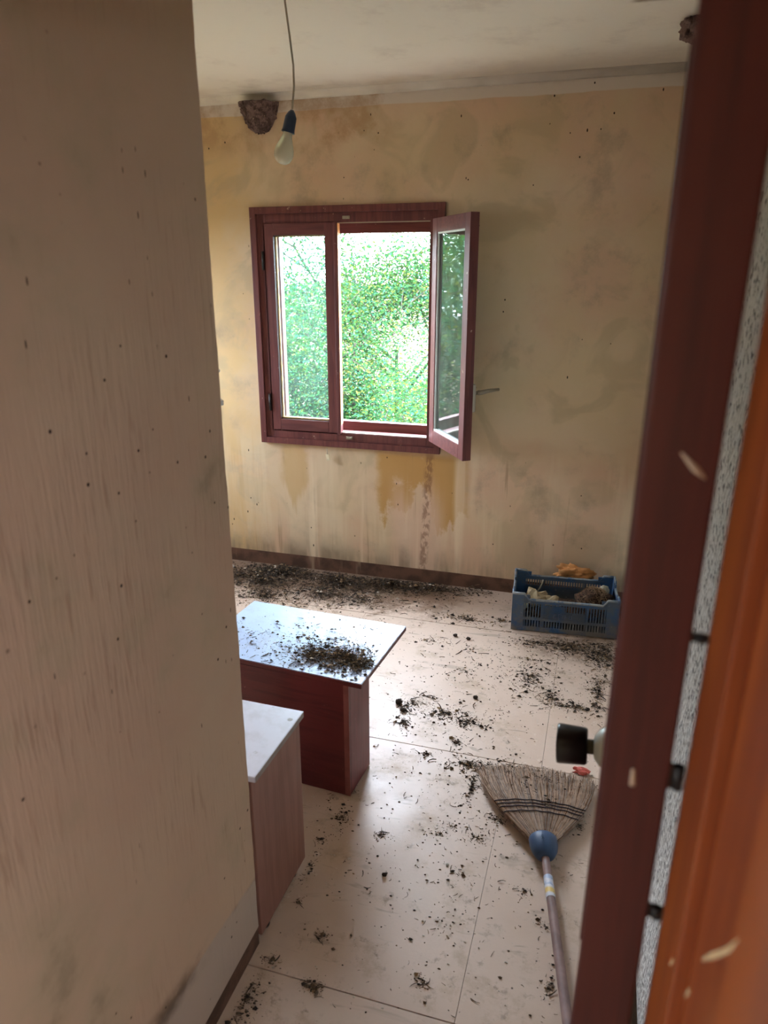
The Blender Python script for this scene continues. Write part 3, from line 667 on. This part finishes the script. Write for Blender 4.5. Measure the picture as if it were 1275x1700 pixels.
# handle
hv = (hd - BA).normalized()
bm = bmesh.new(); tube(bm, [BA + hv * s for s in (0, .1, .3, .6, .95)], [.0125, .013, .0138, .0138, .0132], 14); bh = obj('handle', bm, simple('worn_pinkish_wood', srgb(150, 122, 116), .55, .3, 16, .4), br)
m = M('printed_sticker'); m.color(srgb(214, 214, 222), [(srgb(176, 192, 216), m.y.ss(-.165, -.160) * m.noise(30, 2).ss(.4, .5)), (srgb(224, 196, 120), m.box(y=(-.190, -.172), soft=.004) * m.noise(30, 2, off=(2, 0, 0)).ss(.38, .46)), (srgb(120, 128, 140), m.noise(60, 3).ss(.60, .66))]).rough(.4); MAT_STK = m.m
bm = bmesh.new(); tube(bm, [BA + hv * s for s in (.135, .175, .215)], [.01425, .01440, .01455], 16, cap=False); obj('sticker', bm, MAT_STK, bh)
# blue cap
q = Matrix.Translation(BA) @ bx.to_track_quat('Z', 'Y').to_matrix().to_4x4()
bm = bmesh.new(); lathe(bm, [(0, -.062), (.018, -.062), (.030, -.052), (.041, -.030), (.046, -.005), (.046, .018), (.042, .024), (0, .020)], q, 24)
bmesh.ops.scale(bm, vec=(1, 1, .82), verts=bm.verts, space=Matrix.Translation(-Vector((0, 0, .038)))); bcap = obj('cap', bm, simple('dark_blue_plastic', srgb(52, 78, 112), .45, .25, 14, .4), br)
bm = bmesh.new(); cpt = BA + bx * -.012
for k in range(3): tube(bm, [cpt + bs * (-.006 + .004 * math.cos(t)) + bx * (-.012 + k * .010 + .0045 * math.sin(t)) + Vector((0, 0, .0375)) for t in (i * math.pi / 4 for i in range(7))], .0008, 4)
obj('embossed_mark', bm, simple('lighter_blue', srgb(96, 122, 150), .5), bcap)
# bristles
rng = random.Random(5)
def fan(u, s):
    """u -1..1 across, s 0..1 from cap to tips -> floor-plane point"""
    base = BA + bx * .012 + bs * (u * .040)
    mid = (tipL + tipR) / 2
    tip = tipL.lerp(tipR, (u + 1) / 2) + bx * (.025 * (1 - u * u))
    curve = (1 - abs(u) * .0)
    p = base.lerp(tip, s)
    p = p + bs * (u * .030 * math.sin(s * math.pi)) 
    return p
def thick(u, s): return (.028 + .010 * math.sin(min(1, s * 1.3) * math.pi)) * math.sqrt(max(0.05, 1 - .85 * u * u)) * (1 - .35 * s)
bm = bmesh.new(); nu, ns = 24, 16; topg = []; botg = []
for j in range(ns + 1):
    s = j / ns * .86; zc = .036 * (1 - s) + .022 * s
    topg.append([bm.verts.new(Vector((*fan(-1 + 2 * i / nu, s).to_2d(), zc + thick(-1 + 2 * i / nu, s) * .55))) for i in range(nu + 1)])
    botg.append([bm.verts.new(Vector((*fan(-1 + 2 * i / nu, s).to_2d(), max(.003, zc - thick(-1 + 2 * i / nu, s) * .55)))) for i in range(nu + 1)])
for g_ in (topg, botg):
    for a_, b_ in zip(g_, g_[1:]):
        for i in range(nu): bm.faces.new((a_[i], a_[i + 1], b_[i + 1], b_[i])).smooth = True
for i in range(nu):
    bm.faces.new((topg[0][i], topg[0][i + 1], botg[0][i + 1], botg[0][i])); bm.faces.new((topg[-1][i], topg[-1][i + 1], botg[-1][i + 1], botg[-1][i]))
for j in range(ns):
    for i in (0, nu): bm.faces.new((topg[j][i], topg[j + 1][i], botg[j + 1][i], botg[j][i]))
m = M('broom_straw_core'); m.color(srgb(136, 112, 96), [(srgb(92, 74, 64), m.noise(90, 3, .6, sc=(1, .2, 1)).ss(.4, .6))]).rough(.9); obj('straw_core', bm, m.m, br)
bm = bmesh.new()
for k in range(1500):
    u = rng.uniform(-1, 1); s0 = rng.uniform(0, .12) if rng.random() < .6 else rng.uniform(.2, .6); s1 = rng.uniform(.86, 1.07)
    lay = rng.uniform(.45, 1.1) if rng.random() < .8 else rng.uniform(-1, .4); pts = []; ph = rng.uniform(0, 6.28); am = rng.uniform(.001, .009)
    du_ = rng.gauss(0, .035)
    for j in range(5):
        s = s0 + (s1 - s0) * j / 4; uu = max(-1.06, min(1.06, u + du_ * s * s)); p = fan(uu, s) + bs * (am * math.sin(ph + s * 7) * s)
        zc = .036 * (1 - s) + .022 * s
        p.z = max(.002, zc + thick(max(-1, min(1, uu)), min(s, .9)) * .55 * lay + .0012 + rng.uniform(0, .003) * s); pts.append(p)
    tube(bm, pts, [.0015, .0015, .0014, .0012, .0008], 3, mi=0 if rng.random() < .55 else (1 if rng.random() < .6 else 2))
o = obj('bristles', bm, [simple('tan_straw', srgb(190, 164, 142), .8, .25, 30), simple('grey_straw', srgb(160, 146, 136), .85, .25, 30), simple('dark_straw', srgb(124, 92, 68), .85, .25, 30)], br); o['kind'] = 'stuff'
MAT_TWINE = simple('dark_twine', srgb(64, 54, 60), .8)
for s in (.330, .395, .440, .485):
    bm = bmesh.new(); pts = []
    for i in range(31):
        u = -1.02 + 2.04 * i / 30; ss = s + .010 * math.sin(i * 1.1) * .4
        p = fan(u, ss); zc = .036 * (1 - s) + .022 * s; p.z = max(.004, zc + thick(max(-1, min(1, u)), s) * .62 + .0030); pts.append(p)
    tube(bm, pts, .0021, 5); obj('stitching', bm, MAT_TWINE, br)
tag(br, 'straw broom with a blue cap lying on the floor', 'broom')

# red scrap near the broom tips
lump('red_scrap', (.050, 2.405, .010), (.028, .014, .012), 1, 40, simple('faded_red_plastic', srgb(206, 104, 92), .5), 'small crumpled red scrap on the floor above the broom', 'scrap', .9, 3, facet=True)

# ------------------------------------------------------------------ litter
LM = [simple('dark_litter', srgb(68, 60, 54), .95, .3, 40, .1), simple('brown_litter', srgb(104, 88, 72), .95, .3, 40, .1), simple('straw_litter', srgb(150, 126, 98), .9, .3, 40, .1), simple('pale_chips', srgb(206, 196, 182), .9, .2, 40, .2)]
def bit(bm, p, rng, size, mix):
    mi = rng.choices((0, 1, 2, 3), mix)[0]; an = rng.uniform(0, 6.283)
    k = rng.random()
    if k < .40 and mi != 3:        # twig or straw
        L = size * rng.uniform(1.0, 3.2); bend = rng.gauss(0, .35); r = size * rng.uniform(.08, .18)
        pts = []
        q = Vector(p) + Vector((0, 0, r + rng.uniform(0, size * .25)))
        for j in range(4):
            pts.append(q.copy()); q += Vector((math.cos(an), math.sin(an), rng.uniform(-.08, .1))) * (L / 3); an += bend
            q.z = max(q.z, p[2] + r)
        tube(bm, pts, [r, r, r * .8, r * .5], 3, mi, cap=False)
    else:                          # crumb or flake
        s = size * rng.uniform(.25, .8); fl = rng.uniform(.3, .7); c = Vector(p) + Vector((0, 0, s * fl * .7))
        vs = [bm.verts.new(c + Vector((math.cos(an + t) * s * rng.uniform(.6, 1.3), math.sin(an + t) * s * rng.uniform(.4, 1.0), rng.uniform(-.5, .2) * s * fl))) for t in (0, 1.3, 2.6, 3.8, 5.0)]
        t0 = bm.verts.new(c + Vector((0, 0, s * fl))); b0 = bm.verts.new(c - Vector((0, 0, s * fl * .7)))
        for i in range(5):
            f = bm.faces.new((vs[i], vs[(i + 1) % 5], t0)); f.material_index = mi
            f = bm.faces.new((vs[(i + 1) % 5], vs[i], b0)); f.material_index = mi
def inside_block(x, y, z0):
    if z0 > .1: return False
    if y > YB - .02 or x > XR - .015: return True
    if x < EX + .02 and y < EY + .02: return True
    return False
def litter(name, label, patches, seed, z0=0.0, size=.011, mix=(5, 4, 2, .6), cat='litter', clip=None, mound=0.0, dust=3):
    rng = random.Random(seed); bm = bmesh.new()
    for cx, cy, rx, ry, n in patches:
        for k in range(n):
            rr = abs(rng.gauss(0, .68)); an = rng.uniform(0, 6.283); x = cx + rr * math.cos(an) * rx; y = cy + rr * math.sin(an) * ry
            if inside_block(x, y, z0): continue
            if clip and not clip(x, y): continue
            z = z0 + (mound * max(0, 1 - rr * 1.1) * rng.random())
            bit(bm, (x, y, z), rng, size * rng.choice((.5, .7, 1, 1, 1.4)), mix)
            for q in range(dust):
                x2 = x + rng.gauss(0, .30) * rx * .5 + rng.gauss(0, .008); y2 = y + rng.gauss(0, .30) * ry * .5 + rng.gauss(0, .008)
                if inside_block(x2, y2, z0) or (clip and not clip(x2, y2)): continue
                bit(bm, (x2, y2, z0 + rng.random() * mound * .3), rng, size * rng.uniform(.22, .5), mix)
    return tag(obj(name, bm, LM), label, cat, None, 'stuff')
litter('wall_litter', 'dark heap of twigs and dirt along the back baseboard', [(-1.90, 3.68, .30, .22, 900), (-1.84, 3.84, .22, .12, 1300), (-1.84, 3.87, .12, .06, 1300), (-1.45, 3.80, .34, .15, 1000), (-1.12, 3.84, .34, .11, 900), (-.87, 3.87, .28, .09, 420), (-1.78, 3.49, .20, .14, 300), (-1.48, 3.60, .28, .15, 500), (-1.22, 3.60, .28, .14, 260), (-2.1, 3.7, .2, .2, 300), (-.62, 3.91, .13, .03, 50)], 21, mound=.045, size=.012, mix=(8, 4, 1.2, .3))
litter('floor_litter', 'black twig and crumb clusters scattered in the middle of the floor', [(-.69, 2.62, .05, .11, 45), (-.67, 2.52, .05, .06, 40), (-.66, 2.667, .08, .037, 30), (-.53, 2.64, .11, .08, 90), (-.42, 2.60, .08, .06, 60), (-.437, 2.453, .034, .032, 26), (-.54, 2.342, .028, .022, 14), (-.60, 2.74, .04, .02, 12)], 22, size=.011, mix=(8, 3, 1, .2))
litter('swept_litter', 'grey dirt pushed up in front of the broom tips', [(-.238, 2.33, .10, .05, 150), (-.367, 2.325, .09, .05, 110), (-.33, 2.22, .022, .10, 60), (-.13, 2.37, .14, .02, 60), (.067, 2.345, .05, .03, 26)], 23, size=.010, mix=(7, 4, 2, .3))
litter('crate_litter', 'dark twigs and dirt around the foot of the blue crate', [(-.03, 3.385, .20, .085, 520), (.12, 3.33, .09, .18, 380), (-.208, 3.38, .14, .05, 90), (-.201, 3.05, .10, .17, 170), (-.10, 2.89, .10, .10, 90), (.01, 2.846, .10, .045, 80), (.10, 2.98, .04, .28, 160), (-.20, 3.2, .12, .03, 24)], 24, size=.011)
litter('twig_litter', 'thin brown twigs on the floor left of the crate', [(-.614, 3.541, .20, .07, 90), (-.423, 3.584, .08, .05, 34), (-.72, 3.25, .2, .1, 18), (-.5, 3.2, .3, .3, 24)], 25, size=.012)
litter('table_litter', 'pile of dry grass and dirt on the bluish table top', [(-.80, 2.17, .15, .09, 900), (-.92, 2.16, .17, .12, 520), (-.74, 2.13, .07, .08, 220), (-.95, 2.25, .35, .20, 130), (-1.2, 2.2, .20, .2, 50)], 26, z0=TH, size=.009, mix=(5, 5, 2, .8), mound=.022,
       clip=lambda x, y: -1.33 < x < -.70 + (y - 2.03) * .07 and 2.03 + (-.70 - x) * .08 < y < 2.465)
litter('entry_litter', 'loose crumbs on the floor beside the near cabinet', [(-.734, 1.93, .03, .09, 44), (-.80, 1.98, .02, .05, 8), (-.765, 1.806, .03, .014, 18), (-.626, 1.464, .021, .014, 22), (-.590, 1.308, .029, .017, 36), (-.745, 1.225, .035, .07, 90), (-.318, 1.405, .022, .014, 22), (-.735, 1.352, .030, .022, 24), (-.583, 1.881, .022, .016, 26), (-.755, 1.70, .012, .10, 22), (-.742, 1.55, .02, .03, 8)], 27, size=.008, mix=(6, 4, 1, .3))
litter('broom_litter', 'dark crumbs and chips on the floor around the broom handle', [(-.271, 1.967, .044, .025, 36), (-.027, 1.683, .018, .013, 10), (.003, 1.487, .013, .043, 22), (.055, 2.124, .031, .059, 30), (-.226, 2.069, .052, .053, 40), (-.091, 1.787, .055, .046, 16), (-.299, 1.798, .038, .029, 14), (-.40, 1.95, .05, .05, 14)], 28, size=.0075, mix=(6, 3, 1, 1.2))
litter('bristle_litter', 'small bits of dirt caught on the broom straw', [(-.06, 2.13, .05, .05, 26), (-.13, 2.20, .06, .05, 20), (-.10, 2.27, .12, .03, 40)], 31, z0=.052, size=.007, mix=(6, 4, 1, .3), dust=2)
litter('fine_crumbs', 'fine crumbs sprinkled over the whole cream floor', [(-.35, 2.0, .75, 1.2, 700), (-.5, 3.0, .8, .8, 700), (-.3, 1.6, .55, .4, 200)], 29, size=.0062, mix=(5, 4, 1, 1.4), dust=0, clip=lambda x, y: not (x < -.70 and 2.0 < y < 2.24) and not (x < -.77 and y < 1.75))
for k, (x, y, s) in enumerate(((-.735, 2.652, .016), (-.700, 2.60, .013), (-.62, 3.33, .012), (-.55, 3.315, .011), (-.42, 2.79, .011), (-.52, 1.72, .008))):
    lump('dirt_clod', (x, y, s * .7), (s, s * .8, s * .8), 1, 30 + k, LM[0], ('black dirt clod left of the twig cluster on the floor', 'smaller black clod in the ring of twigs', 'round dark clod on the floor left of the crate', 'dark clod just right of another, left of the crate', 'dark clod on the bare floor below the crate', 'tiny dark clod on the pale floor left of the broom')[k], 'clod', .4, 2)

# ------------------------------------------------------------------ outside: ground and trees
m = M('dry_grass_ground'); n = m.noise(.8, 5); n3 = m.noise(9, 4)
m.color((.085, .072, .048), [((.055, .065, .03), n.ss(.45, .6)), ((.12, .098, .072), n3.ss(.5, .65))]).rough(.95).spec(.1); MAT_GROUND = m.m
bm = bmesh.new(); nx, ny = 40, 40; gg = []
for j in range(ny + 1):
    row = []
    for i in range(nx + 1):
        x = -45 + 90 * i / nx; y = -30 + 90 * j / ny
        z = -3.75 + (max(0, y - 9) * .09 if y > 9 else 0) + .25 * mnoise.noise((x * .15, y * .15, 0))
        row.append(bm.verts.new((x, y, z)))
    gg.append(row)
for a_, b_ in zip(gg, gg[1:]):
    for i in range(nx): bm.faces.new((a_[i], a_[i + 1], b_[i + 1], b_[i])).smooth = True
struct(obj('ground', bm, MAT_GROUND), 'dry sunlit slope outside the window', 'ground')

def leafmat(name, c, tc_):
    mm = bpy.data.materials.new(name); mm.use_nodes = True; nt = mm.node_tree; nt.nodes.clear()
    o = nt.nodes.new('ShaderNodeOutputMaterial'); d_ = nt.nodes.new('ShaderNodeBsdfDiffuse'); t = nt.nodes.new('ShaderNodeBsdfTranslucent'); mx = nt.nodes.new('ShaderNodeMixShader'); mx.inputs[0].default_value = .4
    d_.inputs[0].default_value = (*c, 1); t.inputs[0].default_value = (*tc_, 1)
    nt.links.new(d_.outputs[0], mx.inputs[1]); nt.links.new(t.outputs[0], mx.inputs[2]); nt.links.new(mx.outputs[0], o.inputs[0]); return mm
LK = 0.95
LEAFM = [leafmat('leaf_green', (.020 * LK, .062 * LK, .022 * LK), (.030 * LK, .075 * LK, .016 * LK)), leafmat('leaf_bluish', (.018 * LK, .055 * LK, .038 * LK), (.022 * LK, .07 * LK, .03 * LK)), leafmat('leaf_yellow', (.055 * LK, .075 * LK, .018 * LK), (.07 * LK, .085 * LK, .016 * LK))]
MAT_BARK = simple('grey_bark', (.03, .026, .022), .95, .3, 10)
def make_tree(seed, H_, spread, nl):
    rng = random.Random(seed); tips = []
    bw = bmesh.new()
    def grow(p, dv, L, r, lvl):
        pts = [p.copy()]; q = p.copy(); d2 = dv.copy()
        for j in range(4):
            d2 = (d2 + Vector((rng.gauss(0, .14), rng.gauss(0, .14), rng.gauss(.03, .10)))).normalized(); q = q + d2 * (L / 4); pts.append(q.copy())
            if lvl >= 2: tips.append((q.copy(), d2.copy(), lvl))
        tube(bw, pts, [r * (1 - .13 * j) for j in range(5)], 6 if lvl < 2 else 4, cap=False)
        if lvl < 3:
            for b in range(4 if lvl else 6):
                f = rng.uniform(.35, 1.0); k = min(3, int(f * 4)); base = pts[k].lerp(pts[k + 1], f * 4 - k)
                an = rng.uniform(0, 6.283); side = Vector((math.cos(an), math.sin(an), rng.uniform(.0, .7)))
                grow(base, (d2 * .45 + side * .9).normalized(), L * rng.uniform(.50, .72), r * .5, lvl + 1)
    grow(Vector((0, 0, 0)), Vector((0, 0, 1)), H_ * .55, .055, 0)
    bl_ = bmesh.new()
    for k in range(nl):
        c, d2, lvl = rng.choice(tips); c = c + Vector((rng.gauss(0, spread), rng.gauss(0, spread), rng.gauss(0, spread)))
        an = rng.uniform(0, 6.283); el = rng.uniform(-.9, .5); ax_ = Vector((math.cos(an) * math.cos(el), math.sin(an) * math.cos(el), math.sin(el)))
        sd_ = ax_.cross(Vector((rng.gauss(0, .5), rng.gauss(0, .5), 1))).normalized(); L = rng.uniform(.035, .068); w = L * .25
        mi = rng.choices((0, 1, 2), (5, 3, 2))[0]; up_ = ax_.cross(sd_) * (w * .35)
        v = [bl_.verts.new(c), bl_.verts.new(c + ax_ * L * .45 + sd_ * w - up_), bl_.verts.new(c + ax_ * L), bl_.verts.new(c + ax_ * L * .45 - sd_ * w - up_)]
        f = bl_.faces.new((v[0], v[1], v[2])); f.material_index = mi; f = bl_.faces.new((v[0], v[2], v[3])); f.material_index = mi
    def me(bm_, n, mats):
        q = bpy.data.meshes.new(n); bm_.to_mesh(q); bm_.free()
        for x in mats: q.materials.append(x)
        return q
    return me(bw, 'branches', [MAT_BARK]), me(bl_, 'foliage', LEAFM)
protos = [make_tree(1, 6.2, .29, 66000), make_tree(5, 5.9, .29, 66000)]
TREES = [(-2.9, 8.6, 0, 2.2, .94, 'leafy green tree straight outside the open middle of the window'), (-4.2, 9.0, 1, 1.3, .98, 'leafy green tree behind the closed left sash'), (-6.9, 8.2, 0, 2.4, 1.28, 'leafy tree further left outside, mirrored in the open sash'),
         (-3.6, 13.0, 0, 4.0, 1.15, 'tree standing behind the nearest trees outside'), (-10.4, 8.8, 1, 3.2, 1.30, 'tree at the far left outside the window'), (-6.8, 13.5, 1, .4, 1.2, 'taller tree at the back left outside the window'), (-.6, 10.5, 1, 5.1, .95, 'tree at the right outside, behind the window jamb'), (-14.2, 10.0, 0, .9, 1.35, 'leftmost tree outside the house')]
for x, y, k, rz, sc, lab in TREES:
    z = -4.12 + max(0, y - 9) * .09 + .35
    e = empty('tree', (x, y, z)); e.rotation_euler = (0, 0, rz); e.scale = (sc, sc, sc)
    for q, n in zip(protos[k], ('branches', 'foliage')):
        o = bpy.data.objects.new(n, q); col.objects.link(o); o.parent = e
        if n == 'foliage': o['kind'] = 'stuff'
    tag(e, lab, 'tree', 'trees outside the window')
